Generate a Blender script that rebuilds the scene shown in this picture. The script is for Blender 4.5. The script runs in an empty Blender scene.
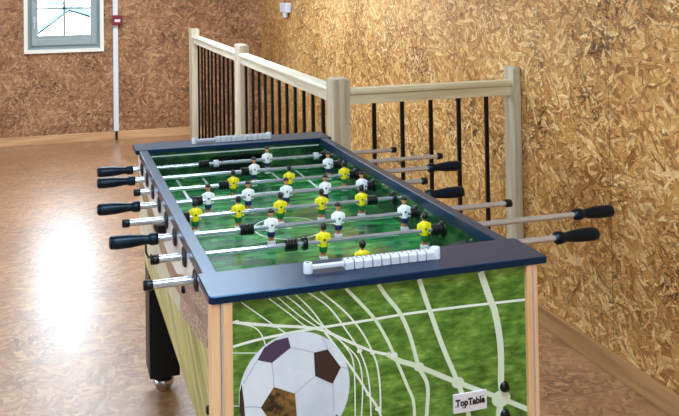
import bpy, bmesh, math, random
from mathutils import Vector, Matrix

S = bpy.context.scene
COL = S.collection
R = math.radians

# ------------------------------------------------------------------ camera
F_PX, YAW, PITCH, ROLL = 777.1, .2674, .0196, -.0133
PX, PY = 265.24, -34.44
CAM = Vector((-.6876, -1.5482, 1.5341))
f_ = Vector((math.sin(YAW)*math.cos(PITCH), math.cos(YAW)*math.cos(PITCH), math.sin(PITCH)))
r0 = Vector((math.cos(YAW), -math.sin(YAW), 0)); u0 = r0.cross(f_)
r_ = r0*math.cos(ROLL) + u0*math.sin(ROLL); u_ = u0*math.cos(ROLL) - r0*math.sin(ROLL)
cd = bpy.data.cameras.new('camera'); cam = bpy.data.objects.new('camera', cd); COL.objects.link(cam)
m = Matrix((r_, u_, -f_)).transposed().to_4x4(); m.translation = CAM
cam.matrix_world = m
cd.sensor_width = 36; cd.lens = F_PX/679*36
cd.shift_x = (339.5-PX)/679; cd.shift_y = (PY-208)/679
cd.clip_start = .05; cd.clip_end = 100
S.camera = cam

# ------------------------------------------------------------------ world, lights, exposure
w = bpy.data.worlds.new('sky'); S.world = w; w.use_nodes = True
bg = w.node_tree.nodes['Background']; bg.inputs[0].default_value = (.74, .88, 1, 1); bg.inputs[1].default_value = 14.0

def area(name, loc, rot, sx, sy, power, col):
    l = bpy.data.lights.new(name, 'AREA'); l.shape = 'RECTANGLE'; l.size = sx; l.size_y = sy
    l.energy = power; l.color = col
    o = bpy.data.objects.new(name, l); COL.objects.link(o); o.location = loc; o.rotation_euler = rot
    return o
# sky portals in the back window and the openings added for light: all the light is daylight
def portal(loc, rot, sx, sy):
    o = area('daylight_portal', loc, rot, sx, sy, 1, (1, 1, 1)); o.data.cycles.is_portal = True
portal((-4.05, 1.6, 1.45), (0, R(-90), 0), 1.2, 1.8)
portal((-.8, -4.05, 1.85), (R(90), 0, 0), 1.4, .7)
portal((-.1, 3.85, 2.66), (0, 0, 0), 2.0, 1.7)
portal((-.35, -.7, 2.66), (0, 0, 0), 1.5, 1.2)
portal((-.58, 6.44, 1.53), (R(-90), 0, 0), .68, 1.26)

S.view_settings.view_transform = 'Standard'; S.view_settings.look = 'None'
S.view_settings.gamma = 1; S.view_settings.use_curve_mapping = False
S.view_settings.exposure = 0.12

# ------------------------------------------------------------------ materials
def srgb(r, g, b):
    f = lambda c: (c/255/12.92 if c/255 <= .04045 else ((c/255+.055)/1.055)**2.4)
    return (f(r), f(g), f(b), 1)

def mat(name, col, rough=.5, metal=0, spec=.5, emit=None, coat=0):
    m = bpy.data.materials.new(name); m.use_nodes = True
    b = m.node_tree.nodes['Principled BSDF']
    b.inputs['Base Color'].default_value = col; b.inputs['Roughness'].default_value = rough
    b.inputs['Metallic'].default_value = metal; b.inputs['Specular IOR Level'].default_value = spec
    b.inputs['Coat Weight'].default_value = coat
    if emit:
        b.inputs['Emission Color'].default_value = emit[0]; b.inputs['Emission Strength'].default_value = emit[1]
    return m

class NT:
    def __init__(s, m): s.t = m.node_tree; s.b = s.t.nodes['Principled BSDF']
    def n(s, typ, **kw):
        o = s.t.nodes.new(typ)
        for k, v in kw.items(): setattr(o, k, v)
        return o
    def l(s, a, b): s.t.links.new(a, b)
    def setin(s, i, v):
        if hasattr(v, 'default_value') or hasattr(v, 'links'): s.l(v, i)
        else: i.default_value = v
    def math(s, op, a, b=0, c=0):
        o = s.n('ShaderNodeMath', operation=op)
        for i, v in enumerate((a, b, c)): s.setin(o.inputs[i], v)
        return o.outputs[0]
    def mix(s, fac, a, b, blend='MIX'):
        o = s.n('ShaderNodeMix', data_type='RGBA', blend_type=blend)
        s.setin(o.inputs['Factor'], fac); s.setin(o.inputs[6], a); s.setin(o.inputs[7], b)
        return o.outputs[2]
    def ramp(s, fac, stops, interp='LINEAR'):
        o = s.n('ShaderNodeValToRGB'); o.color_ramp.interpolation = interp
        e = o.color_ramp.elements
        while len(e) < len(stops): e.new(.5)
        for i, (p, c) in enumerate(stops): e[i].position = p; e[i].color = c
        s.setin(o.inputs[0], fac); return o.outputs[0]
    def noise(s, vec, scale, detail=3, rough=.5):
        o = s.n('ShaderNodeTexNoise'); o.inputs['Scale'].default_value = scale
        o.inputs['Detail'].default_value = detail; o.inputs['Roughness'].default_value = rough
        if vec is not None: s.l(vec, o.inputs['Vector'])
        return o
    def mapping(s, vec, rot=(0, 0, 0), scale=(1, 1, 1), loc=(0, 0, 0)):
        if any(rot):      # turn first, then stretch
            o = s.n('ShaderNodeMapping'); o.inputs['Rotation'].default_value = rot
            s.l(vec, o.inputs['Vector']); vec = o.outputs[0]
        o = s.n('ShaderNodeMapping')
        o.inputs['Scale'].default_value = scale; o.inputs['Location'].default_value = loc
        s.l(vec, o.inputs['Vector']); return o.outputs[0]

def osb(name, axes, stops, crease, rough=.5, bump=.25, spec=.4, size=1.0, joints=None):
    """oriented strand board: overlapping flakes, laid in several directions"""
    m = mat(name, (.5, .3, .1, 1), rough, spec=spec); t = NT(m)
    tc = t.n('ShaderNodeTexCoord')
    sp = t.n('ShaderNodeSeparateXYZ'); t.l(tc.outputs['Object'], sp.inputs[0])
    cb = t.n('ShaderNodeCombineXYZ')
    t.l(sp.outputs[axes[0]], cb.inputs[0]); t.l(sp.outputs[axes[1]], cb.inputs[1])
    v = cb.outputs[0]
    wn = t.noise(v, 11/size, 3, .6)
    vm = t.n('ShaderNodeVectorMath', operation='MULTIPLY_ADD')
    t.l(wn.outputs['Color'], vm.inputs[0]); vm.inputs[1].default_value = (.05*size, .05*size, 0); t.l(v, vm.inputs[2])
    v2 = vm.outputs[0]
    best = col = None; edge = None
    for k, (a, sx, sy) in enumerate([(8, 8, 34), (52, 9, 40), (97, 10, 36), (140, 8, 40), (25, 15, 62), (115, 17, 66), (165, 12, 52)]):
        mp = t.mapping(v2, rot=(0, 0, R(a)), scale=(sx/size, sy/size, 1), loc=(k*3.7, k*1.9, 0))
        vo = t.n('ShaderNodeTexVoronoi', voronoi_dimensions='2D', feature='F1'); t.l(mp, vo.inputs['Vector'])
        vo.inputs['Scale'].default_value = 1
        ss = t.n('ShaderNodeSeparateColor'); t.l(vo.outputs['Color'], ss.inputs[0])
        # fine grain running along the flake
        gr = t.noise(t.mapping(v, rot=(0, 0, R(a)), scale=(14/size, 170/size, 1)), 1, 2)
        tone = t.math('ADD', t.math('MULTIPLY', ss.outputs[1], .50), t.math('MULTIPLY', gr.outputs[0], .62))
        e = t.math('SUBTRACT', .62, vo.outputs['Distance'])
        if best is None: best, col, edge = ss.outputs[0], tone, e
        else:
            g = t.math('GREATER_THAN', ss.outputs[0], best)
            mx = t.n('ShaderNodeMix', data_type='FLOAT'); t.l(g, mx.inputs[0]); t.l(col, mx.inputs[2]); t.l(tone, mx.inputs[3])
            me = t.n('ShaderNodeMix', data_type='FLOAT'); t.l(g, me.inputs[0]); t.l(edge, me.inputs[2]); t.l(e, me.inputs[3])
            col, edge = mx.outputs[0], me.outputs[0]
            best = t.math('MAXIMUM', best, ss.outputs[0])
    big = t.noise(v, 1.3, 2)
    col2 = t.math('ADD', col, t.math('MULTIPLY', t.math('SUBTRACT', big.outputs[0], .5), .35))
    c = t.ramp(col2, stops)
    # dark creases where flakes end
    ns = t.noise(t.mapping(v2, rot=(0, 0, R(35)), scale=(30/size, 75/size, 1)), 1, 4, .65)
    cf = t.ramp(ns.outputs[0], [(.53, (0, 0, 0, 1)), (.62, (1, 1, 1, 1))])
    ef = t.ramp(edge, [(.02, (1, 1, 1, 1)), (.12, (0, 0, 0, 1))])
    blot = t.ramp(t.noise(v, 3.2, 3).outputs[0], [(.42, (.25, .25, .25, 1)), (.66, (1, 1, 1, 1))])
    cr = t.math('MULTIPLY', t.math('MULTIPLY', t.math('MAXIMUM', cf, ef), blot), .85)
    c = t.mix(cr, c, crease)
    if joints:
        for ax, at in joints:
            d = t.math('ABSOLUTE', t.math('SUBTRACT', sp.outputs[ax], at))
            c = t.mix(t.math('MULTIPLY', t.math('LESS_THAN', d, .0022), .6), c, crease)
    t.l(c, t.b.inputs['Base Color'])
    bp = t.n('ShaderNodeBump'); bp.inputs['Strength'].default_value = bump; bp.inputs['Distance'].default_value = .004
    t.l(t.math('SUBTRACT', col, cr), bp.inputs['Height']); t.l(bp.outputs[0], t.b.inputs['Normal'])
    return m

M = {}
M['osb_right'] = osb('strand board amber', ('Y', 'Z'),
    [(.24, srgb(136, 84, 38)), (.42, srgb(190, 134, 70)), (.60, srgb(212, 158, 90)), (.84, srgb(246, 210, 148))], srgb(60, 34, 16), rough=.42, size=.66,
    joints=[('Y', 1.02), ('Y', 3.52)])
M['osb_back'] = osb('strand board brown', ('X', 'Z'),
    [(.24, srgb(120, 76, 48)), (.42, srgb(152, 104, 70)), (.62, srgb(170, 122, 84)), (.88, srgb(208, 162, 118))], srgb(56, 32, 20), rough=.5, size=.8)
M['osb_floor'] = osb('varnished strand board floor', ('X', 'Y'),
    [(.22, srgb(128, 84, 50)), (.42, srgb(160, 112, 72)), (.62, srgb(174, 126, 84)), (.86, srgb(198, 154, 110))], srgb(96, 60, 36), rough=.38, bump=.05, spec=.6,
    joints=[('Y', .93), ('Y', 2.18), ('Y', 3.43), ('Y', 4.68), ('X', -1.9)])
M['osb_floor'].node_tree.nodes['Principled BSDF'].inputs['Coat Weight'].default_value = 1
M['osb_floor'].node_tree.nodes['Principled BSDF'].inputs['Coat Roughness'].default_value = .30
M['ceiling'] = mat('white ceiling tinted with daylight', srgb(206, 220, 238), .9)  # bluish daylight put into the white, for reflections in the end boards
M['plain'] = mat('white wall paint', srgb(205, 190, 172), .9)

def wood(name, c1, c2, axis=2, rough=.55, knots=False):
    m = mat(name, c1, rough); t = NT(m); tc = t.n('ShaderNodeTexCoord')
    sc = [34, 34, 34]; sc[axis] = 2.2
    n = t.noise(t.mapping(tc.outputs['Object'], scale=tuple(sc)), 1, 4, .6)
    c = t.ramp(n.outputs[0], [(.3, c2), (.62, c1)])
    if knots:
        vo = t.n('ShaderNodeTexVoronoi'); vo.inputs['Scale'].default_value = 4.2
        sc = [1.6, 1.6, 1.6]; sc[axis] = .9
        t.l(t.mapping(tc.outputs['Object'], scale=tuple(sc), loc=(.3, .1, .6)), vo.inputs['Vector'])
        k = t.ramp(vo.outputs['Distance'], [(.03, (1, 1, 1, 1)), (.075, (0, 0, 0, 1))])
        c = t.mix(t.math('MULTIPLY', k, .7), c, srgb(118, 80, 48))
    t.l(c, t.b.inputs['Base Color'])
    return m
M['post'] = wood('pale pine post', srgb(206, 194, 170), srgb(172, 156, 128), 2, knots=True)
M['rail_y'] = wood('pale pine rail', srgb(222, 214, 194), srgb(198, 184, 156), 1)
M['rail_x'] = wood('pale pine rail cross', srgb(224, 212, 178), srgb(196, 180, 142), 0)
M['skirt_x'] = wood('skirting wood back', srgb(216, 168, 122), srgb(190, 138, 94), 0)
M['skirt_y'] = wood('skirting wood right', srgb(186, 142, 92), srgb(150, 108, 64), 1)
M['trimwood'] = wood('corner trim wood', srgb(240, 198, 152), srgb(222, 168, 120), 2, rough=.35)
M['trimalu'] = mat('bright corner edging', srgb(225, 225, 228), .25, .6)
M['black_metal'] = mat('black baluster paint', srgb(8, 7, 8), .35, spec=.35)
M['board'] = mat('black grained board with painted sky sheen', srgb(9, 30, 58), .30, spec=.6)  # black board; reflected blue sky put into base colour and specular tint
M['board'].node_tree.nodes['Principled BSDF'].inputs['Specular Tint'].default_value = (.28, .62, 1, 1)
t = NT(M['board']); tc = t.n('ShaderNodeTexCoord'); n = t.noise(tc.outputs['Object'], 420, 2)
b = t.n('ShaderNodeBump'); b.inputs['Strength'].default_value = .09; b.inputs['Distance'].default_value = .001
t.l(n.outputs[0], b.inputs['Height']); t.l(b.outputs[0], t.b.inputs['Normal'])
M['black'] = mat('black paint', srgb(6, 8, 15), .4, spec=.3)
M['rubber'] = mat('black plastic', srgb(6, 7, 9), .33, spec=.35)
M['disc'] = mat('grey black bearing plastic', srgb(26, 28, 30), .4, spec=.35)
M['grip'] = mat('black grip plastic with painted blue sheen', srgb(7, 12, 22), .34, spec=.35)  # black plastic; blue sheen of window light put into colour and specular tint
M['grip'].node_tree.nodes['Principled BSDF'].inputs['Specular Tint'].default_value = (.5, .78, 1, 1)
M['chrome'] = mat('chromed steel', srgb(206, 216, 232), .10, .80)
M['white'] = mat('white plastic', srgb(204, 208, 216), .35)
M['white_print'] = mat('white printed line', srgb(208, 222, 210), .35)
M['jersey_white'] = mat('white jersey plastic', srgb(242, 244, 248), .4)
M['jersey_yellow'] = mat('yellow jersey plastic', srgb(236, 222, 24), .4)
M['shorts_navy'] = mat('navy shorts', srgb(26, 30, 84), .4)
M['shorts_black'] = mat('black shorts', srgb(20, 22, 34), .4)
M['shorts_green'] = mat('green shorts', srgb(16, 104, 42), .4)
M['skin'] = mat('painted skin', srgb(206, 140, 96), .5)
M['hair'] = mat('black painted hair', srgb(20, 18, 18), .4)
M['frame_shaded'] = mat('white window paint shaded grey', srgb(150, 162, 162), .45)  # white frame standing against the light, its shade put into the grey
M['trim_white'] = mat('white window casing', srgb(242, 236, 224), .5)
M['duct'] = mat('white cable duct', srgb(226, 228, 236), .45)
M['red'] = mat('dark red plastic', srgb(128, 26, 40), .4)
M['label'] = mat('white label', srgb(226, 222, 226), .5)
M['lamp'] = mat('lamp diffuser', srgb(255, 250, 240), .5, emit=((1, .92, .8, 1), 4))
M['exterior'] = mat('slate blue roof outside', srgb(70, 92, 104), .8)
M['white_render'] = mat('white render outside', srgb(226, 232, 236), .9)
M['steel'] = mat('galvanised foot', srgb(190, 188, 184), .25, 1)
gl = mat('window glass', (1, 1, 1, 1), .0); gl.node_tree.nodes['Principled BSDF'].inputs['Transmission Weight'].default_value = 1
gl.node_tree.nodes['Principled BSDF'].inputs['IOR'].default_value = 1.05
M['glass'] = gl

# printed turf on playfield / inner walls / front panel / side panel
def turf(name, stops, scale, stretch=(1, 1, 1), rough=.25, spec=.5, det=4):
    m = mat(name, (0, .2, 0, 1), rough, spec=spec); t = NT(m); tc = t.n('ShaderNodeTexCoord')
    n = t.noise(t.mapping(tc.outputs['Object'], scale=stretch), scale, det, .6)
    n2 = t.noise(tc.outputs['Object'], scale*.22, 2)
    s = t.math('ADD', t.math('MULTIPLY', n.outputs[0], .62), t.math('MULTIPLY', n2.outputs[0], .38))
    t.l(t.ramp(s, stops), t.b.inputs['Base Color']); return m
M['field'] = turf('printed playfield', [(.36, srgb(8, 62, 34)), (.46, srgb(24, 104, 54)), (.56, srgb(56, 142, 74)), (.66, srgb(128, 186, 112))], 26, (.35, 1, 1), rough=.16)
M['wallgreen'] = turf('printed inner wall', [(.36, srgb(8, 30, 20)), (.52, srgb(22, 66, 34)), (.66, srgb(70, 116, 56))], 12, (1, .6, 1), rough=.12, spec=.6)
M['grass'] = turf('printed grass', [(.32, srgb(46, 78, 24)), (.46, srgb(80, 120, 42)), (.58, srgb(112, 152, 62)), (.70, srgb(158, 190, 104))], 90, (.35, 1, 1), rough=.28)
M['net'] = mat('printed net cord', srgb(232, 240, 228), .3)
M['net_soft'] = mat('printed net cord blurred', srgb(216, 230, 204), .3)
M['ball'] = turf('printed ball leather', [(.3, srgb(196, 208, 222)), (.5, srgb(222, 230, 240)), (.7, srgb(238, 242, 246))], 7, rough=.22)
M['seam'] = mat('printed ball seam', srgb(176, 186, 198), .3)
M['patch_dark'] = mat('printed dark patch', srgb(58, 40, 38), .3)
M['patch_violet'] = mat('printed violet patch', srgb(74, 60, 84), .3)
M['patch_gold'] = turf('printed gold flecked patch', [(.42, srgb(52, 38, 28)), (.6, srgb(150, 112, 56)), (.72, srgb(214, 184, 122))], 60, rough=.3)

# side panel picture: pale sky, brown curved band, grainy earth, olive turf
def side_print():
    m = mat('printed side picture', (1, 1, 1, 1), .3); t = NT(m); tc = t.n('ShaderNodeTexCoord')
    sp = t.n('ShaderNodeSeparateXYZ'); t.l(tc.outputs['Object'], sp.inputs[0])
    y, z = sp.outputs['Y'], sp.outputs['Z']          # y measured from the table's centre, z from the floor
    n1 = t.noise(t.mapping(tc.outputs['Object'], scale=(1, 1, 3)), 6, 3)
    pale = t.ramp(n1.outputs[0], [(.35, srgb(196, 194, 196)), (.65, srgb(226, 224, 222))])
    n2 = t.noise(tc.outputs['Object'], 150, 3, .7)
    grain = t.ramp(n2.outputs[0], [(.38, srgb(92, 62, 50)), (.5, srgb(158, 122, 104)), (.64, srgb(222, 200, 184))])
    n3 = t.noise(t.mapping(tc.outputs['Object'], rot=(R(-24), 0, 0), scale=(1, 3, 40)), 1, 3)
    olive = t.ramp(n3.outputs[0], [(.32, srgb(132, 128, 62)), (.55, srgb(182, 178, 98)), (.72, srgb(214, 210, 148))])
    n4 = t.noise(t.mapping(tc.outputs['Object'], rot=(R(-20), 0, 0), scale=(1, 6, 60)), 1, 2)
    band = t.ramp(n4.outputs[0], [(.35, srgb(112, 84, 66)), (.65, srgb(152, 122, 100))])
    # curves in the picture: height of each border along the table (fitted borders)
    u = t.math('ADD', y, .775)                         # 0 near end .. 1.55 far end
    def curve(pts):
        fc = t.n('ShaderNodeFloatCurve'); cv = fc.mapping.curves[0]
        for i, (uu, zz) in enumerate(pts):
            X, Y = uu/1.55, (zz-.4)/.5
            if i == 0: cv.points[0].location = (X, Y)
            elif i == len(pts)-1: cv.points[-1].location = (X, Y)
            else: cv.points.new(X, Y)
        fc.mapping.update(); t.l(t.math('DIVIDE', u, 1.55), fc.inputs['Value'])
        return t.math('ADD', t.math('MULTIPLY', fc.outputs[0], .5), .4)
    ol = curve([(0, .765), (.084, .748), (.358, .69), (.59, .655), (1.0, .60), (1.55, .56)])
    blo = curve([(0, .795), (.08, .790), (.354, .7395), (.59, .7007), (.82, .7016), (1.1, .712), (1.55, .75)])
    bhi = curve([(0, .835), (.08, .8214), (.27, .779), (.46, .759), (.66, .745), (.82, .750), (1.1, .775), (1.55, .80)])
    gt = curve([(0, .87), (.126, .849), (.39, .799), (.587, .741), (.8, .70), (1.0, .60), (1.55, .5)])
    c = t.mix(t.math('GREATER_THAN', z, gt), grain, pale)
    pol = t.mix(.5, pale, olive)
    c = t.mix(t.math('LESS_THAN', z, bhi), c, band)
    c = t.mix(t.math('LESS_THAN', z, blo), c, t.mix(t.math('LESS_THAN', u, .5), pol, grain))
    c = t.mix(t.math('LESS_THAN', z, ol), c, olive)
    t.l(c, t.b.inputs['Base Color']); return m
M['side'] = side_print()

# ------------------------------------------------------------------ mesh helpers
class MB:
    """collects shapes with materials and links them as ONE mesh object"""
    def __init__(s): s.v = []; s.f = []; s.mi = []; s.sm = []; s.mats = []
    def _m(s, name):
        if name not in s.mats: s.mats.append(name)
        return s.mats.index(name)
    def add(s, vs, fs, mt, smooth=False):
        o = len(s.v); s.v += [tuple(v) for v in vs]; k = s._m(mt)
        for f in fs: s.f.append([i+o for i in f]); s.mi.append(k); s.sm.append(smooth)
    def box(s, x0, x1, y0, y1, z0, z1, mt):
        vs = [(x, y, z) for z in (z0, z1) for y in (y0, y1) for x in (x0, x1)]
        s.add(vs, [(0, 2, 3, 1), (4, 5, 7, 6), (0, 1, 5, 4), (2, 6, 7, 3), (0, 4, 6, 2), (1, 3, 7, 5)], mt)
    def bbox(s, x0, x1, y0, y1, z0, z1, mt, bev=.003, seg=2):
        bm = bmesh.new(); bmesh.ops.create_cube(bm, size=1)
        for v in bm.verts:
            v.co = Vector(((x0+x1)/2+v.co.x*(x1-x0), (y0+y1)/2+v.co.y*(y1-y0), (z0+z1)/2+v.co.z*(z1-z0)))
        bmesh.ops.bevel(bm, geom=list(bm.edges), offset=bev, segments=seg, affect='EDGES', profile=.5)
        s.addbm(bm, mt)
    def addbm(s, bm, mt, smooth=False):
        bm.verts.index_update()
        s.add([v.co.copy() for v in bm.verts], [[v.index for v in f.verts] for f in bm.faces], mt, smooth); bm.free()
    def ngon(s, pts, mt): s.add(pts, [list(range(len(pts)))], mt)
    def prism(s, pts, d, mt):
        """pts: polygon; d: extrusion vector"""
        n = len(pts); d = Vector(d)
        vs = [Vector(p) for p in pts] + [Vector(p)+d for p in pts]
        s.add(vs, [list(range(n))[::-1], list(range(n, 2*n))] + [(i, (i+1) % n, n+(i+1) % n, n+i) for i in range(n)], mt)
    def loft(s, rings, mt, smooth=True, caps=True, closed=False):
        n = len(rings[0]); o = []; fs = []
        for r in rings: o += r
        k = len(rings)
        for j in range(k-1 if not closed else k):
            a, b = j*n, ((j+1) % k)*n
            for i in range(n): fs.append((a+i, a+(i+1) % n, b+(i+1) % n, b+i))
        s.add(o, fs, mt, smooth)
        if caps and not closed:
            s.add(rings[0], [list(range(n))[::-1]], mt); s.add(rings[-1], [list(range(n))], mt)
    def lathe(s, prof, c, axis, mt, n=20, smooth=True, sq=1.0):
        """prof: (along, radius) pairs, axis 0/1/2 through c"""
        rings = []
        for h, r in prof:
            ring = []
            for i in range(n):
                a = 2*math.pi*i/n; p = [0, 0, 0]
                p[axis] = h; p[(axis+1) % 3] = math.cos(a)*r; p[(axis+2) % 3] = math.sin(a)*r*sq
                ring.append(Vector(p)+Vector(c))
            rings.append(ring)
        s.loft(rings, mt, smooth)
    def ell(s, c, rx, ry, rz, mt, n=14, m=9, z0=-1, z1=1):
        rings = []
        for j in range(m):
            t = z0+(z1-z0)*j/(m-1); t = math.sin(t*math.pi/2); k = math.sqrt(max(1e-4, 1-t*t))
            rings.append([Vector((c[0]+rx*k*math.cos(2*math.pi*i/n), c[1]+ry*k*math.sin(2*math.pi*i/n), c[2]+rz*t)) for i in range(n)])
        s.loft(rings, mt)
    def tube(s, pts, r, mt, n=8):
        pts = [Vector(p) for p in pts]; rings = []
        for j, p in enumerate(pts):
            d = (pts[min(j+1, len(pts)-1)]-pts[max(j-1, 0)]).normalized()
            a = d.cross(Vector((0, 0, 1))) if abs(d.z) < .9 else d.cross(Vector((1, 0, 0)))
            a.normalize(); b = d.cross(a)
            rings.append([p+a*r*math.cos(2*math.pi*i/n)+b*r*math.sin(2*math.pi*i/n) for i in range(n)])
        s.loft(rings, mt)
    def build(s, name, parent=None, origin=None, bevel=None, **props):
        if origin is None: origin = parent['_o'] if parent is not None and '_o' in parent else (0, 0, 0)
        o3 = Vector(origin)
        me = bpy.data.meshes.new(name); me.from_pydata([Vector(v)-o3 for v in s.v], [], s.f)
        for k in s.mats: me.materials.append(M[k])
        for p, k, q in zip(me.polygons, s.mi, s.sm): p.material_index = k; p.use_smooth = q
        me.update()
        bm = bmesh.new(); bm.from_mesh(me); bmesh.ops.recalc_face_normals(bm, faces=bm.faces); bm.to_mesh(me); bm.free()
        o = bpy.data.objects.new(name, me); COL.objects.link(o)
        if parent is not None: o.parent = parent
        else: o.location = o3
        for k, v in props.items(): o[k] = v
        return o

ORIG = {}
def thing(name, label, cat, loc):
    o = bpy.data.objects.new(name, None); COL.objects.link(o); o.location = loc
    o.empty_display_size = .1; o['label'] = label; o['category'] = cat; ORIG[o] = loc
    return o
def part(mb, name, root, **props):
    """mesh given in world coordinates, parented to the thing (or to a part sharing the thing's origin)"""
    r = root
    while r.parent: r = r.parent
    o = mb.build(name, None, ORIG[r], **props); o.location = (0, 0, 0); o.parent = root
    return o
def struct(mb, name, parent=None): 
    o = mb.build(name, parent)
    if parent is None: o['kind'] = 'structure'
    return o

# ------------------------------------------------------------------ the room
XR, YB, XL, YR, H = 1.39, 6.22, -4.0, -4.0, 2.6
# stairwell opening in the floor
SX0, SX1, SY0, SY1 = .60, XR, 1.74, 5.22
b = MB()
for x0, x1, y0, y1 in ((XL, SX0, YR, YB), (SX0, XR, YR, SY0), (SX0, XR, SY1, YB)):
    b.box(x0, x1, y0, y1, -.22, 0, 'osb_floor')
struct(b, 'floor')
b = MB(); b.box(XL, XR+.1, YR, YB+.3, -2.75, -2.65, 'plain'); struct(b, 'floor_lower')
RW = [(-1.1, .9, 3.0, 4.7), (-1.1, .4, -1.3, -.1)]     # unseen roof windows, added to light the room and the end boards
b = MB()
b.box(XL, XR+.1, YR-.1, -1.3, H, H+.1, 'ceiling'); b.box(XL, XR+.1, -.1, 3.0, H, H+.1, 'ceiling'); b.box(XL, XR+.1, 4.7, YB+.3, H, H+.1, 'ceiling')
for x0, x1, y0, y1 in RW: b.box(XL, x0, y0, y1, H, H+.1, 'ceiling'); b.box(x1, XR+.1, y0, y1, H, H+.1, 'ceiling')
struct(b, 'ceiling')
for k, (x0, x1, y0, y1) in enumerate(RW):
    b = MB(); t_ = .06
    b.box(x0, x1, y0, y0+t_, H-.01, H+.1, 'frame_shaded'); b.box(x0, x1, y1-t_, y1, H-.01, H+.1, 'frame_shaded')
    b.box(x0, x0+t_, y0+t_, y1-t_, H-.01, H+.1, 'frame_shaded'); b.box(x1-t_, x1, y0+t_, y1-t_, H-.01, H+.1, 'frame_shaded')
    struct(b, 'window_%d' % (k+2))
WX0, WX1, WZ0, WZ1 = -.925, -.238, .895, 2.16     # window opening
b = MB()
b.box(XL, WX0, YB, YB+.28, -2.65, H, 'osb_back'); b.box(WX1, XR, YB, YB+.28, -2.65, H, 'osb_back')
b.box(WX0, WX1, YB, YB+.28, -2.65, WZ0, 'osb_back'); b.box(WX0, WX1, YB, YB+.28, WZ1, H, 'osb_back')
struct(b, 'wall_back')
b = MB(); b.box(XR, XR+.1, YR, YB+.28, -2.65, H, 'osb_right'); struct(b, 'wall_right')
# left wall and rear wall, each with an unseen opening added to let in daylight
b = MB()
b.box(XL-.1, XL, YR, .7, 0, H, 'plain'); b.box(XL-.1, XL, 2.5, YB, 0, H, 'plain')
b.box(XL-.1, XL, .7, 2.5, 0, .85, 'plain'); b.box(XL-.1, XL, .7, 2.5, 2.05, H, 'plain')
b.box(XL-.1, XL, YR, YB+.28, -2.75, 0, 'plain')
struct(b, 'wall_left')
b = MB()
b.box(XL, -1.5, YR-.1, YR, 0, H, 'plain'); b.box(-.1, XR, YR-.1, YR, 0, H, 'plain')
b.box(-1.5, -.1, YR-.1, YR, 0, 1.5, 'plain'); b.box(-1.5, -.1, YR-.1, YR, 2.2, H, 'plain')
b.box(XL, XR, YR-.1, YR, -2.75, 0, 'plain')
struct(b, 'wall_rear')

b = MB(); b.bbox(XL, SX0+.2, YB-.018, YB-.0005, 0, .082, 'skirt_x', .003); struct(b, 'baseboard_back')
b = MB(); b.bbox(XR-.018, XR-.0005, YR, SY0-.01, 0, .086, 'skirt_y', .003); struct(b, 'baseboard_right')

# window in the back wall: casing, fixed frame, casement with glazing bars, panes, handle
b = MB()
b.bbox(-.955, -.92, YB-.022, YB+.02, .868, 2.20, 'trim_white', .002); b.bbox(-.243, -.208, YB-.022, YB+.02, .868, 2.20, 'trim_white', .002)
b.bbox(-.955, -.208, YB-.03, YB+.02, .868, .900, 'trim_white', .002); b.bbox(-.955, -.208, YB-.022, YB+.02, 2.165, 2.20, 'trim_white', .002)
b.box(WX0-.001, WX0+.012, YB+.02, YB+.10, WZ0, WZ1, 'frame_shaded'); b.box(WX1-.012, WX1+.001, YB+.02, YB+.10, WZ0, WZ1, 'frame_shaded')
b.box(WX0, WX1, YB+.02, YB+.10, WZ0-.002, WZ0+.012, 'frame_shaded'); b.box(WX0, WX1, YB+.02, YB+.10, WZ1-.012, WZ1, 'frame_shaded')
win = struct(b, 'window_1')
def fr(mb, x0, x1, z0, z1, wd, y0, y1, mt, bv=.004):
    mb.bbox(x0, x0+wd, y0, y1, z0, z1, mt, bv); mb.bbox(x1-wd, x1, y0, y1, z0, z1, mt, bv)
    mb.bbox(x0+wd-.002, x1-wd+.002, y0, y1, z0, z0+wd, mt, bv); mb.bbox(x0+wd-.002, x1-wd+.002, y0, y1, z1-wd, z1, mt, bv)
b = MB(); fr(b, WX0+.01, WX1-.01, WZ0+.01, WZ1-.01, .035, YB+.055, YB+.11, 'frame_shaded'); b.build('fixed_frame', win)
b = MB(); b.box(-.83, -.33, YB+.035, YB+.08, .99, 1.032, 'frame_shaded'); fr(b, -.888, -.272, .936, 2.118, .062, YB+.03, YB+.085, 'frame_shaded', .006)
b.box(-.590, -.568, YB+.05, YB+.07, 1.0, 2.07, 'frame_shaded')
for zz in (1.292, 1.551, 1.81): b.box(-.83, -.33, YB+.05, YB+.07, zz-.010, zz+.010, 'frame_shaded')
cs = b.build('casement', win)
b = MB(); b.box(-.835, -.325, YB+.058, YB+.062, 1.0, 2.07, 'glass'); b.build('window_glass', cs)
b = MB(); b.bbox(-.868, -.85, YB+.022, YB+.031, 1.16, 1.22, 'white', .002); b.bbox(-.864, -.854, YB+.008, YB+.024, 1.10, 1.20, 'white', .003); b.build('window_handle', cs)

# neighbouring roof seen through the window
g = thing('neighbouring_house', 'white neighbouring house with slate blue verge seen through the window', 'house', (.6, 13, -2.6))
def pr(name, pts, y0, d, mt, **k):
    b = MB(); b.prism([(x, y0, z) for x, z in pts], (0, d, 0), mt); part(b, name, g, **k)
pr('wall', [(-1.9, -2.6), (3.0, -2.6), (3.0, -.10), (-.42, 1.06), (-1.9, -.06)], 12.1, 3, 'white_render')
pr('roof', [(-2.2, -.23), (-.42, 1.09), (3.3, -.10), (3.3, -.04), (-.42, 1.155), (-2.2, -.17)], 12.0, 3.2, 'exterior', label='slate blue verge of the roof')
pr('chimney', [(-.73, .80), (-.56, .80), (-.56, 1.17), (-.73, 1.17)], 12.4, .3, 'white_render')
pr('chimney_cap', [(-.79, 1.17), (-.50, 1.17), (-.50, 1.21), (-.79, 1.21)], 12.35, .4, 'exterior', label='slate blue cap on the chimney')

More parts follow.
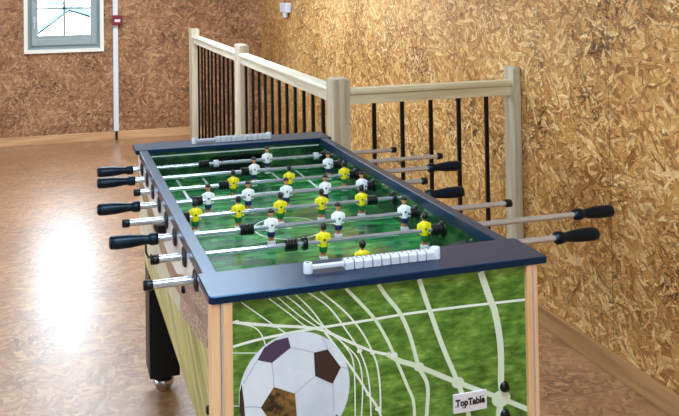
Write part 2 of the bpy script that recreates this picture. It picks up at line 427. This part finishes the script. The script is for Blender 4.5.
# cable duct and red box on back wall
b = MB(); b.bbox(-.120, -.072, YB-.028, YB, .085, H, 'duct', .003)
r = thing('cable_duct', 'thin white vertical cable duct running up the back wall right of the window', 'cable duct', (-.096, YB-.014, 0))
part(b, 'duct_cover', r)
b = MB(); b.lathe([(.0, .011), (.086, .011)], (-.096, YB-.032, 0), 2, 'rubber', 10); part(b, 'cable', r, label='short black cable end below the duct')
r = thing('alarm_box', 'small dark red alarm box with white label on the white cable duct', 'alarm', (-.08, YB-.06, 1.17))
b = MB(); b.bbox(-.128, -.034, YB-.078, YB-.029, 1.122, 1.218, 'red', .006); part(b, 'case', r)
b = MB(); b.bbox(-.108, -.054, YB-.082, YB-.0785, 1.152, 1.178, 'label', .001); part(b, 'label_plate', r, label='white label plate')
# sensor on right wall
r = thing('wall_sensor', 'small white square sensor box high on the right wall near the corner', 'sensor', (XR, 5.3, 1.3))
b = MB(); b.bbox(XR-.05, XR-.0005, 5.17, 5.37, 1.242, 1.330, 'white', .008); part(b, 'case', r)
b = MB(); b.lathe([(-.045, .02), (-.03, .026), (0, .026)], (XR-.028, 5.25, 1.243), 2, 'white', 14); part(b, 'probe', r)

# ------------------------------------------------------------------ stair railing
rl = thing('stair_railing', 'pale wooden railing with black metal balusters behind the football table', 'railing', (.55, 1.70, 0))
def post(x0, x1, y0, y1, top):
    b = MB(); bm = bmesh.new(); bmesh.ops.create_cube(bm, size=1)
    for v in bm.verts: v.co = Vector(((x0+x1)/2+v.co.x*(x1-x0), (y0+y1)/2+v.co.y*(y1-y0), (top)/2+v.co.z*(top)))
    bmesh.ops.bevel(bm, geom=[e for e in bm.edges], offset=.005, segments=2, affect='EDGES'); b.addbm(bm, 'post')
    part(b, 'newel_post', rl)
post(.496, .568, 5.27, 5.42, 1.114)
post(.500, .562, 3.45, 3.615, 1.109)
post(.4807, .5570, 1.62, 1.722, 1.102)
post(1.352, 1.3885, 1.60, 1.69, 1.121)
def rail(axis, a0, a1, c, name='handrail'):
    # profile across the rail: narrow body with a rounded wider cap
    prof = [(-.020, .990), (.020, .990), (.020, 1.030), (.031, 1.036), (.033, 1.046), (.026, 1.058), (-.026, 1.058), (-.033, 1.046), (-.031, 1.036), (-.020, 1.030)]
    b = MB()
    if axis == 'y': b.prism([(c+u, a0, z) for u, z in prof], (0, a1-a0, 0), 'rail_y')
    else: b.prism([(a0, c+u, z+.001) for u, z in prof], (a1-a0, 0, 0), 'rail_x')
    part(b, name, rl)
rail('y', 3.615, 5.272, .531); rail('y', 1.722, 3.452, .524); rail('x', .556, 1.353, 1.648)
def bal(x, y):
    b = MB(); b.bbox(x-.008, x+.008, y-.008, y+.008, .10, .991, 'black_metal', .0015, 1); part(b, 'baluster', rl)
for y in (5.135, 4.978, 4.848, 4.692, 4.554, 4.40, 4.248, 4.108, 3.959, 3.812, 3.69): bal(.531, y)
for y in (3.401, 3.221, 3.069, 2.926, 2.776, 2.628, 2.482, 2.333, 2.188, 2.047, 1.90, 1.79): bal(.528, y)
for x in (.677, .812, .952, 1.092, 1.234): bal(x, 1.648)
for (x0, x1, y0, y1, ax) in ((.511, .551, 3.615, 5.272, 'rail_y'), (.508, .548, 1.722, 3.452, 'rail_y'), (.556, 1.353, 1.628, 1.668, 'rail_x')):
    b = MB(); b.bbox(x0, x1, y0, y1, .062, .102, ax, .004); part(b, 'bottom_rail', rl)

# ------------------------------------------------------------------ the football table
L_, HW = 1.55, .39
T = thing('foosball_table', 'large table football table with soccer ball print and black top edges', 'football table', (0, L_/2, 0))
ZT, ZF, ZR = .90, .78, .844
YS = [1.36-.1591*i for i in range(8)]

# end boards with rounded corners
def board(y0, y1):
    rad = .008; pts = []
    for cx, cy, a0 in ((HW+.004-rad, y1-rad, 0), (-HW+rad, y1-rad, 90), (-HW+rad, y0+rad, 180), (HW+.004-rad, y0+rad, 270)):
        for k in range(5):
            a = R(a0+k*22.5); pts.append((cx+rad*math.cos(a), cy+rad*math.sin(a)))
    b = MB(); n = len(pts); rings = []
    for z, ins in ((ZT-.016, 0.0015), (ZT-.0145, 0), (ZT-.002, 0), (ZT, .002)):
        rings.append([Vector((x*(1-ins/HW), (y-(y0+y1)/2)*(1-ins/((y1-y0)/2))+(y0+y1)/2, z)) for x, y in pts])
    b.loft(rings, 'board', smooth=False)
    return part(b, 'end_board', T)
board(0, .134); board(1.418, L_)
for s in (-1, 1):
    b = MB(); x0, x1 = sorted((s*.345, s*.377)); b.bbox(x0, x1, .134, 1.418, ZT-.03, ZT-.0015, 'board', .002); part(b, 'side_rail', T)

# body: side panels with printed picture, front and back panels
def sidepanel(s):
    x = s*.371
    poly = [(.012, .52), (1.28, .52), (1.525, .60), (1.525, .884), (.012, .884)]
    b = MB(); b.prism([(x, y, z) for y, z in poly], (-s*.02, 0, 0), 'side')
    return part(b, 'side_panel', T, label='side panel printed with pale sky, brown band and olive turf' )
sidepanel(-1); sidepanel(1)
b = MB(); b.box(-.352, .352, 1.50, 1.524, .60, .884, 'grass'); part(b, 'back_panel', T)
# front panel with the ball-in-net picture
b = MB()
PX0, PX1, PZ0, PZ1, YP = -.342, .352, .44, .884, .012
b.box(PX0, PX1, YP, YP+.02, PZ0, PZ1, 'grass')
NET = [
(0.0055, [[-0.3394, 0.7901], [-0.2924, 0.7968], [-0.2387, 0.801], [-0.1657, 0.8041], [-0.0593, 0.8058], [0.0208, 0.8079], [0.0915, 0.8084], [0.2001, 0.8071], [0.351, 0.8035]]) ,
(0.006, [[-0.3387, 0.8395], [-0.292, 0.8296], [-0.2504, 0.8214], [-0.184, 0.8094], [-0.1472, 0.799], [-0.0992, 0.7734], [-0.0373, 0.7407], [0.0126, 0.7246]]) ,
(0.011, [[-0.0008, 0.7295], [0.0297, 0.7099], [0.0737, 0.6913], [0.1668, 0.6435], [0.2734, 0.5926], [0.351, 0.5527]]) ,
(0.0025, [[-0.2623, 0.8788], [-0.2193, 0.8428], [-0.182, 0.8113], [-0.1472, 0.799]]) ,
(0.0025, [[-0.2425, 0.8782], [-0.1943, 0.8337], [-0.1472, 0.799]]) ,
(0.003, [[-0.2251, 0.8791], [-0.2003, 0.8583], [-0.1628, 0.8208], [-0.1248, 0.7888], [-0.093, 0.7544], [-0.0773, 0.7159], [-0.0758, 0.6091], [-0.0809, 0.499]]) ,
(0.003, [[-0.2043, 0.8803], [-0.1688, 0.8425], [-0.1375, 0.7995], [-0.0993, 0.7643], [-0.0672, 0.7266], [-0.0582, 0.6767], [-0.0614, 0.6069], [-0.0711, 0.4972]]) ,
(0.0035, [[-0.1754, 0.8800], [-0.1304, 0.8437], [-0.0924, 0.7906], [-0.0637, 0.7443], [-0.0448, 0.6869], [-0.0397, 0.6034], [-0.0449, 0.4926]]) ,
(0.004, [[-0.1500, 0.8800], [-0.0982, 0.8337], [-0.0597, 0.7863], [-0.034, 0.7372], [-0.0215, 0.6957], [-0.0174, 0.6218], [-0.0251, 0.4891]]) ,
(0.007, [[-0.0930, 0.8800], [-0.0327, 0.8134], [-0.0003, 0.7602], [0.0159, 0.7242], [0.0451, 0.6553], [0.0612, 0.6034], [0.0554, 0.4749]]) ,
(0.009, [[-0.0180, 0.8800], [0.0, .8523], [0.0316, 0.8115], [0.0544, 0.7591], [0.0737, 0.6913], [0.0935, 0.6481], [0.0902, 0.5828], [0.0798, 0.4706]]) ,
(0.011, [[0.0780, 0.8800], [0.0903, .8416], [0.1068, 0.7959], [0.1332, 0.7235], [0.1668, 0.6435], [0.1922, 0.5666], [0.1983, 0.4497]]) ,
(0.016, [[0.2280, 0.8790], [0.2478, 0.8228], [0.2629, 0.7826], [0.2745, 0.7107], [0.2742, 0.6276], [0.2734, 0.5926], [0.2483, 0.4508]]) ,
(0.005, [[-0.1408, 0.7939], [-0.0934, 0.7272], [-0.0647, 0.6837], [-0.0455, 0.6505], [-0.0242, 0.6168], [0.0026, 0.5453], [0.0149, 0.4821]]) ,
(0.0025, [[-0.3207, 0.8779], [-0.2858, 0.8498], [-0.2504, 0.8214], [-0.2237, 0.8008]]) ,
(0.0025, [[-0.3387, 0.8395], [-0.2979, 0.8258], [-0.2804, 0.8094], [-0.2706, 0.7853]]) ,
(0.002, [[-0.3395, 0.7778], [-0.288, 0.7707]]) ,
(0.002, [[-0.3409, 0.6715], [-0.3235, 0.6687]]) ,
]
def smooth_line(p, n=6):
    p = [Vector(q) for q in p]; out = []
    for i in range(len(p)-1):
        a, b_, c, d = p[max(i-1, 0)], p[i], p[i+1], p[min(i+2, len(p)-1)]
        for k in range(n):
            t = k/n
            out.append(.5*((2*b_)+(c-a)*t+(2*a-5*b_+4*c-d)*t*t+(3*b_-a-3*c+d)*t**3))
    return out+[p[-1]]
def ribbon(mb, pts, wd, mt, plane, closed=False):
    """flat printed line; plane maps (u,v) to a 3D point"""
    n = len(pts); vs = []; fs = []
    for i, p in enumerate(pts):
        d = (pts[(i+1) % n if closed else min(i+1, n-1)]-pts[(i-1) % n if closed else max(i-1, 0)]).normalized()
        q = Vector((-d.y, d.x))*wd/2
        vs += [plane(p+q), plane(p-q)]
    for i in range(n if closed else n-1):
        j = (i+1) % n; fs.append((2*i, 2*j, 2*j+1, 2*i+1))
    mb.add(vs, fs, mt)
for k, (wd, pl) in enumerate(NET):
    dy = YP-.0002-.00003*k
    pts = [p for p in smooth_line(pl) if p[1] > PZ0 and PX0 < p[0] < PX1]
    ribbon(b, pts, wd, 'net_soft' if wd > .0065 else 'net', lambda p, dy=dy: (p[0], dy, p[1]))
for kx, kz, kr in ((.0737, .6913, .012), (.1668, .6435, .015), (.2734, .5926, .024), (.0159, .7242, .008), (-.0340, .7372, .006), (-.0637, .7443, .006), (-.0245, .6168, .006), (-.0455, .6505, .005), (-.3387+.008, .8395, .005), (-.2504, .8214, .005)):
    b.ngon([(kx+kr*math.cos(R(a)), YP-.0009, kz+kr*.8*math.sin(R(a))) for a in range(0, 360, 24)], 'net' if kr < .01 else 'net_soft')
BC, BR = (-.2078, .6825), .1205
b.ngon([(BC[0]+BR*math.cos(R(a)), YP-.0010, BC[1]+BR*math.sin(R(a))) for a in range(0, 360, 5)], 'ball')
for a0, a1 in [([-0.2575, 0.7466], [-0.254, 0.6971]), ([-0.2168, 0.7723], [-0.1664, 0.7551]), ([-0.2085, 0.6766], [-0.1641, 0.7062]), ([-0.1255, 0.6844], [-0.1239, 0.6261]),
               ([-0.3165, 0.6654], [-0.2824, 0.6595]), ([-0.3188, 0.713], [-0.2882, 0.7566]), ([-0.1355, 0.7578], [-0.1474, 0.7850]), ([-0.1068, 0.7165], [-0.0894, 0.7082]),
               ([-0.2051, .6246], [-.155, .600])]:
    ribbon(b, [Vector(a0), (Vector(a0)+Vector(a1))/2+Vector((.001, .001)), Vector(a1)], .0022, 'seam', lambda p: (p[0], YP-.0012, p[1]))
for pts, mt in (([[-0.2882, 0.7566], [-0.2737, 0.7801], [-0.250, .7915], [-0.222, 0.7942], [-0.2168, 0.7723], [-0.2575, 0.7466]], 'patch_violet'),
                ([[-0.1664, 0.7551], [-0.1355, 0.7578], [-0.1068, 0.7165], [-0.1255, 0.6844], [-0.1641, 0.7062]], 'patch_dark'),
                ([[-0.2824, 0.6595], [-0.254, 0.6971], [-0.2085, 0.6766], [-0.2051, 0.6246], [-0.2533, 0.6153]], 'patch_gold'),
                ([[-0.3266, 0.6973], [-0.3218, 0.713], [-0.3175, 0.6739], [-0.3158, 0.6452], [-0.3204, 0.6357], [-.3275, .66]], 'patch_dark'),
                ([[-.18, .566], [-.14, .59], [-.118, .62], [-.11, .61], [-.135, .585], [-.165, .572]], 'patch_dark')):
    b.ngon([(x, YP-.0014, z) for x, z in pts], mt)
part(b, 'front_panel', T, label='front panel printed with a football in a goal net')
# corner trims
for s in (-1, 1):
    b = MB()
    if s < 0:
        b.bbox(-.384, -.3645, .004, .05, .44, .884, 'trimwood', .006, 3); b.bbox(-.3605, -.341, .002, .03, .44, .884, 'trimwood', .002)
        b.box(-.3646, -.3604, .003, .03, .44, .884, 'trimalu')
    else:
        b.bbox(.3395, .353, .002, .03, .44, .884, 'trimwood', .002); b.box(.353, .358, .003, .03, .44, .884, 'trimalu')
        b.bbox(.358, .369, .004, .05, .44, .884, 'trimwood', .003, 2)
    part(b, 'corner_trim', T)

# playfield with printed lines, inner walls, goals
b = MB(); b.box(-.345, .345, .05, 1.50, ZF-.018, ZF, 'field')
fl = lambda p: (p[0], p[1], ZF+.0006)
cyf = .735
ribbon(b, [Vector((.105*math.cos(R(a)), cyf+.105*math.sin(R(a)))) for a in range(0, 360, 6)], .0045, 'white_print', fl, True)
ribbon(b, [Vector((-.344, cyf)), Vector((0, cyf)), Vector((.344, cyf))], .0045, 'white_print', fl)
for sgn, ye in ((1, 1.41), (-1, .10)):
    for hw, dp in ((.237, .27), (.137, .12)):
        P = [Vector((-hw, ye)), Vector((-hw, ye-sgn*dp)), Vector((hw, ye-sgn*dp)), Vector((hw, ye))]
        for i in range(3): ribbon(b, [P[i], (P[i]+P[i+1])/2, P[i+1]], .010 if i != 1 else .006, 'white_print', fl)
    ribbon(b, [Vector((.10*math.cos(R(a)), ye-sgn*(.225+.10*math.sin(R(a))))) for a in range(27, 154, 6)], .005, 'white_print', fl)
b.ngon([(.010*math.cos(R(a)), cyf+.010*math.sin(R(a)), ZF+.0008) for a in range(0, 360, 20)], 'white_print')
part(b, 'playfield', T, label='green printed playfield with white pitch lines')
for s in (-1, 1):
    b = MB(); x0, x1 = sorted((s*.3445, s*.351)); b.box(x0, x1, .05, 1.50, ZF-.02, ZT-.03, 'wallgreen'); part(b, 'inner_side_wall', T)
for ye, out in ((1.425, 1), (.115, -1)):
    b = MB(); y0, y1 = sorted((ye, ye+out*.012))
    b.box(-.345, -.10, y0, y1, ZF, ZT-.016, 'wallgreen'); b.box(.10, .345, y0, y1, ZF, ZT-.016, 'wallgreen'); b.box(-.10, .10, y0, y1, ZF+.075, ZT-.016, 'wallgreen')
    yy = ye-out*.0006
    for z0 in (ZT-.030,): b.add([(-.34, yy, z0), (.34, yy, z0), (.34, yy, z0+.004), (-.34, yy, z0+.004)], [(0, 1, 2, 3)], 'white_print')
    part(b, 'end_wall', T)
    b = MB(); y0, y1 = sorted((ye+out*.055, ye+out*.06)); b.box(-.11, .11, y0, y1, ZF-.02, ZF+.09, 'black'); part(b, 'goal_box', T)

# legs with levelling feet
for lx0, lx1, ly0, ly1 in ((-.352, -.240, 1.363, 1.49), (.240, .352, 1.363, 1.49), (-.352, -.240, .06, .187), (.240, .352, .06, .187)):
    b = MB(); b.bbox(lx0, lx1, ly0, ly1, .068, .76 if ly0 < 1 else .74, 'black', .003); lg = part(b, 'leg', T)
    cx, cy = (lx0+lx1)/2, (ly0+ly1)/2
    b = MB(); b.lathe([(0, .020), (.006, .026), (.030, .038), (.044, .041), (.050, .038), (.051, .022), (.052, .010), (.07, .010)], (cx, cy-.015, 0), 2, 'steel', 20); part(b, 'levelling_foot', lg)

# bolts
b = MB(); b.lathe([(-.371-.009, .005), (-.371-.007, .009), (-.371, .010)], (0, .4222, .755), 0, 'rubber', 12); part(b, 'bolt', T)
b = MB(); b.lathe([(-.371-.009, .005), (-.371-.007, .009), (-.371, .010)], (0, .10, .622), 0, 'rubber', 12); part(b, 'bolt', T)
for z in (.6174, .5562):
    b = MB(); b.lathe([(YP-.008, .005), (YP-.0065, .010), (YP-.001, .012)], (.2827, 0, z), 1, 'rubber', 14); part(b, 'bolt', T)
# maker's plate with lettering
b = MB(); b.bbox(.1532, .2356, YP-.0045, YP-.0012, .5785, .6198, 'label', .0006); pl = part(b, 'name_plate', T, label='small white plate reading TopTable')
def letters(txt, cx, cz, size, y):
    cu = bpy.data.curves.new('t', 'FONT'); cu.body = txt; cu.size = size; cu.offset = size*.045; cu.extrude = .0002; cu.align_x = 'CENTER'; cu.resolution_u = 4
    o = bpy.data.objects.new('t', cu); COL.objects.link(o); dg = bpy.context.evaluated_depsgraph_get()
    me = o.evaluated_get(dg).to_mesh()
    vs = [(v.co.x, v.co.y) for v in me.vertices]; z3 = [v.co.z for v in me.vertices]; fs = [list(p.vertices) for p in me.polygons]
    bpy.data.objects.remove(o)
    b = MB(); b.add([(cx+x*.90, y-z, cz+v) for (x, v), z in zip(vs, z3)], fs, 'hair')
    return b
b = letters('TopTable', .1944, .5935, .0205, YP-.0049)
# serifs
xs = [(.1596, .5938, .0055), (.1968, .5938, .0055), (.1770, .5892, .0052), (.2204, .6085, .003), (.2263, .5938, .005), (.2262, .6085, .003)]
for x, z, wd in xs: b.box(x-wd/2, x+wd/2, YP-.0053, YP-.0047, z-.0006, z+.0006, 'hair')
part(b, 'lettering', pl, label='black lettering TopTable')

# score counters
def counter(y, x0, x1, s, handle_left=True):
    z = ZT+.012
    b = MB(); b.lathe([(x0, .003), (x1, .003)], (0, y, z), 0, 'white', 8)
    n = 10; st = (x1-x0-.088)/n
    b.bbox(x0+.008, x0+.082, y-.005, y+.005, z-.005, z+.004, 'white', .002)
    sc = part(b, 'score_counter', T, label='white sliding score counter')
    e = MB(); e.lathe([(-.0115, .010), (.008, .010), (.0105, .0085)], (x0, y, z), 2, 'white', 16)
    e.lathe([(.0106, .0042), (.0108, .0042)], (x0, y, z), 2, 'disc', 10); part(e, 'counter_end', sc)
    e = MB(); e.lathe([(-.0115, .011), (.010, .011), (.0125, .0095)], (x1, y, z), 2, 'white', 16); part(e, 'counter_end', sc)
    for k in range(n):
        xa = x0+.082+k*st
        e = MB(); prof = [(-.011, -.011), (.011, -.011), (.011, .004), (.006, .0095), (-.006, .0095), (-.011, .004)]
        e.prism([(xa+.0014, y+u, z+v) for u, v in prof], (st-.0028, 0, 0), 'white')
        e.box(xa+st*.38, xa+st*.62, y-.002, y+.003, z+.0095, z+.0098, 'disc')
        part(e, 'score_bead', sc)
counter(.066, -.1585, .146, 1); counter(1.478, -.156, .147, 1)

# --- players (one mesh each, feet near the field, chest on the rod)
def make_player(team):
    b = MB(); J = 'jersey_'+team; SH = 'shorts_navy' if team == 'white' else 'shorts_green'
    def el(z, rx, ry, yo=0, n=14): return [Vector((rx*math.cos(2*math.pi*i/n), yo+ry*math.sin(2*math.pi*i/n), z)) for i in range(n)]
    b.loft([el(-.013, .0105, .0085), el(-.004, .0115, .0095), el(.008, .0135, .0105), (el(.018, .0145, .0095)), el(.023, .0115, .0075), el(.026, .006, .005)], J)
    for s in (-1, 1):   # arms held at the sides
        b.loft([[Vector((s*(x)+r*math.cos(2*math.pi*i/8), y+r*math.sin(2*math.pi*i/8), z)) for i in range(8)] for x, y, z, r in
                ((.0130, 0, .0215, .0025), (.0158, 0, .018, .0048), (.0172, 0, .008, .0043), (.0162, -.001, -.001, .0036), (.0140, -.003, -.008, .0028))], J)
    b.loft([el(-.026, .0100, .0085), el(-.018, .0112, .0092), el(-.012, .0106, .0087)], SH)
    for s in (-1, 1): b.loft([[Vector((s*.0045+r*math.cos(2*math.pi*i/8), r*math.sin(2*math.pi*i/8), z)) for i in range(8)] for z, r in ((-.0395, .0040), (-.032, .0044), (-.025, .0050))], 'skin')
    f = 1 if team == 'yellow' else -1
    b.bbox(-.0105, .0105, -.0075, .0085 if f > 0 else .0065, -.0535, -.0385, 'white', .0015)
    b.loft([el(.024, .0045, .0045), el(.030, .0045, .0045)], 'skin')
    b.ell((0, 0, .0385), .0076, .0084, .0105, 'skin')
    # hair cap: whole back of the head and the top
    b.ell((0, f*-.0022, .0405), .0086, .0082, .0107, 'hair')
    if team == 'white':
        b.ell((0, -.0086, .0375), .0013, .0016, .0022, 'skin', 8, 5)               # nose
        for s in (-1, 1): b.ell((s*.0028, -.0080, .0398), .0010, .0007, .0008, 'hair', 6, 5)
        b.lathe([(.0415, .0090), (.0445, .0092), (.0475, .0084)], (0, .0006, 0), 2, 'hair', 14)
    for s in (-1, 1): b.ell((s*.0079, 0, .0385), .0012, .002, .003, 'skin', 6, 5)
    # emblem
    y = -.0106
    b.lathe([(y, .0032), (y+.002, .0034)], (0, 0, .007), 1, 'hair', 8)
    return b
pm = {}
for tname in ('white', 'yellow'):
    src = make_player(tname)
    if tname == 'white':   # face is turned towards the near end: move hair to the back of the head
        src = make_player('white')
    me_o = src.build('figure_'+tname, None, (0, 0, 0)); pm[tname] = me_o.data; bpy.data.objects.remove(me_o)
# fix hair direction for white players: hair sits behind (+y) and above the face
def place_player(tname, rod, x, y):
    o = bpy.data.objects.new('player_figure', pm[tname]); COL.objects.link(o); o.parent = rod
    o.location = Vector((x, y, ZR))-Vector(ORIG[T])
    o['label'] = 'player in white jersey' if tname == 'white' else 'player in yellow jersey'
def coll(rod, x, y, w_, r, mt, name, ribs=0):
    b = MB()
    if ribs:
        pr = []
        for k in range(ribs):
            a = x-w_/2+w_*k/ribs; d = w_/ribs
            pr += [(a, r*.72), (a+d*.12, r), (a+d*.7, r), (a+d*.85, r*.72)]
        b.lathe(pr, (0, y, ZR), 0, mt, 16)
    else: b.lathe([(x-w_/2, r*.9), (x-w_/2+.001, r), (x+w_/2-.001, r), (x+w_/2, r*.9)], (0, y, ZR), 0, mt, 18)
    part(b, name, rod)

def handle(rod, y, x_tip, side):
    """long waisted grip with its flared collar towards the table"""
    b = MB(); s = -side
    prof = [(0, .010), (.002, .0150), (.006, .0175), (.020, .0185), (.055, .0178), (.080, .0150), (.096, .0128), (.104, .0132), (.110, .0165), (.126, .0168), (.130, .0140)]
    rings = []
    for h, r in prof:
        n = 16; ring = []
        for i in range(n):
            a = 2*math.pi*i/n; rr = r*(1+.035*math.cos(8*a)*(1 if .004 < h < .09 else 0))
            ring.append(Vector((x_tip+s*h, y+rr*math.cos(a), ZR+rr*math.sin(a))))
        rings.append(ring)
    b.loft(rings, 'grip'); part(b, 'handle', rod)
def cap(rod, y, x, side):
    b = MB(); s = -side
    b.lathe([(0, .008), (s*.002, .0118), (s*.018, .0122), (s*.022, .0105)], (x, y, ZR), 0, 'rubber', 16); part(b, 'end_cap', rod)

W, Yw = 'white', 'yellow'
RODS = [  # left tip, right tip, handle side, team, player x, ribbed bumpers, description
 (-.5366, .6475, -1, W, [.1065], [(-.141, .042), (.336, .018)], 'rod with one white goalkeeper figure'),
 (-.5452, .7683, -1, W, [.0135, .2986], [(-.0206, .03), (.331, .030)], 'rod with two white defender figures'),
 (-.4365, .7566, 1, Yw, [-.1013, .0977, .3009], [(-.134, .036), (.333, .028)], 'rod with three yellow figures'),
 (-.5624, .5414, -1, W, [-.2188, -.0885, .0387, .1728, .3019], [(-.253, .034), (.333, .028)], 'rod with five white figures'),
 (-.5009, .5882, 1, Yw, [-.2886, -.1588, -.0282, .1031, .2349], [(-.322, .036), (.270, .034)], 'rod with five yellow figures'),
 (-.5484, .6617, -1, W, [-.1017, .0982, .3049], [(-.1715, .040), (.336, .026)], 'rod with three white figures'),
 (-.4592, .8965, 1, Yw, [-.0038, .2891], [(-.0927, .034), (.325, .032)], 'rod with two yellow figures'),
 (-.4943, .7184, 1, Yw, [.0412], [(-.160, .034), (.300, .03)], 'rod with one yellow goalkeeper figure'),
]
for i, (xl, xr, side, team, px, bump, lab) in enumerate(RODS):
    y = YS[i]
    a = xl+(.10 if side < 0 else .012); c = xr-(.10 if side > 0 else .012)
    b = MB(); b.lathe([(a, .0067), (c, .0067)], (0, y, ZR), 0, 'chrome', 16)
    b.lathe([(a, .0095), (-.384, .0095)], (0, y, ZR), 0, 'chrome', 16)
    b.lathe([(.384, .0080), (c, .0080)], (0, y, ZR), 0, 'chrome', 16)
    rod = part(b, 'rod', T, label=lab)
    if side < 0: handle(rod, y, xl, -1); cap(rod, y, xr, 1)
    else: handle(rod, y, xr, 1); cap(rod, y, xl, -1)
    for x in px: place_player(team, rod, x, y)
    for x, w_ in bump: coll(rod, x, y, w_, .0155, 'rubber', 'rubber_bumper', 4)
    if i == 0:
        for x in (-.0947, .3058): coll(rod, x, y, .020, .0135, 'white', 'collar'); 
    if i == 6: coll(rod, -.056, y, .012, .017, 'rubber', 'rubber_bumper')
    if i == 7:
        for x in (.238,): coll(rod, x, y, .026, .0135, 'white', 'collar')
    for s in (-1, 1):     # bearings outside and inside both walls
        b = MB(); b.lathe([(s*.3715, .026), (s*.374, .0262), (s*.3775, .022), (s*.379, .012)], (0, y, ZR), 0, 'disc', 24)
        part(b, 'bearing', T)
        b = MB(); b.lathe([(s*.3442, .022), (s*.341, .021), (s*.339, .013)], (0, y, ZR), 0, 'rubber', 20); part(b, 'bearing', T)

# ball entry cup and hook on the left side
b = MB(); rings = []
for h, r in ((0, .030), (.012, .031), (.024, .026), (.030, .014)):
    rings.append([Vector((-.372-(.034*math.sin(math.pi*k/10))*r/.031, YS[4]+.045+r*math.cos(math.pi*k/10), .822-h)) for k in range(11)] + [Vector((-.3718, YS[4]+.045-r, .822-h)), Vector((-.3718, YS[4]+.045+r, .822-h))])
b.loft(rings, 'black'); part(b, 'ball_cup', T, label='black ball entry cup')
b = MB(); b.tube([(-.371, 1.06, .68), (-.388, 1.055, .685), (-.398, 1.045, .672), (-.399, 1.03, .650), (-.392, 1.02, .635), (-.382, 1.03, .64)], .004, 'rubber'); part(b, 'hook', T)
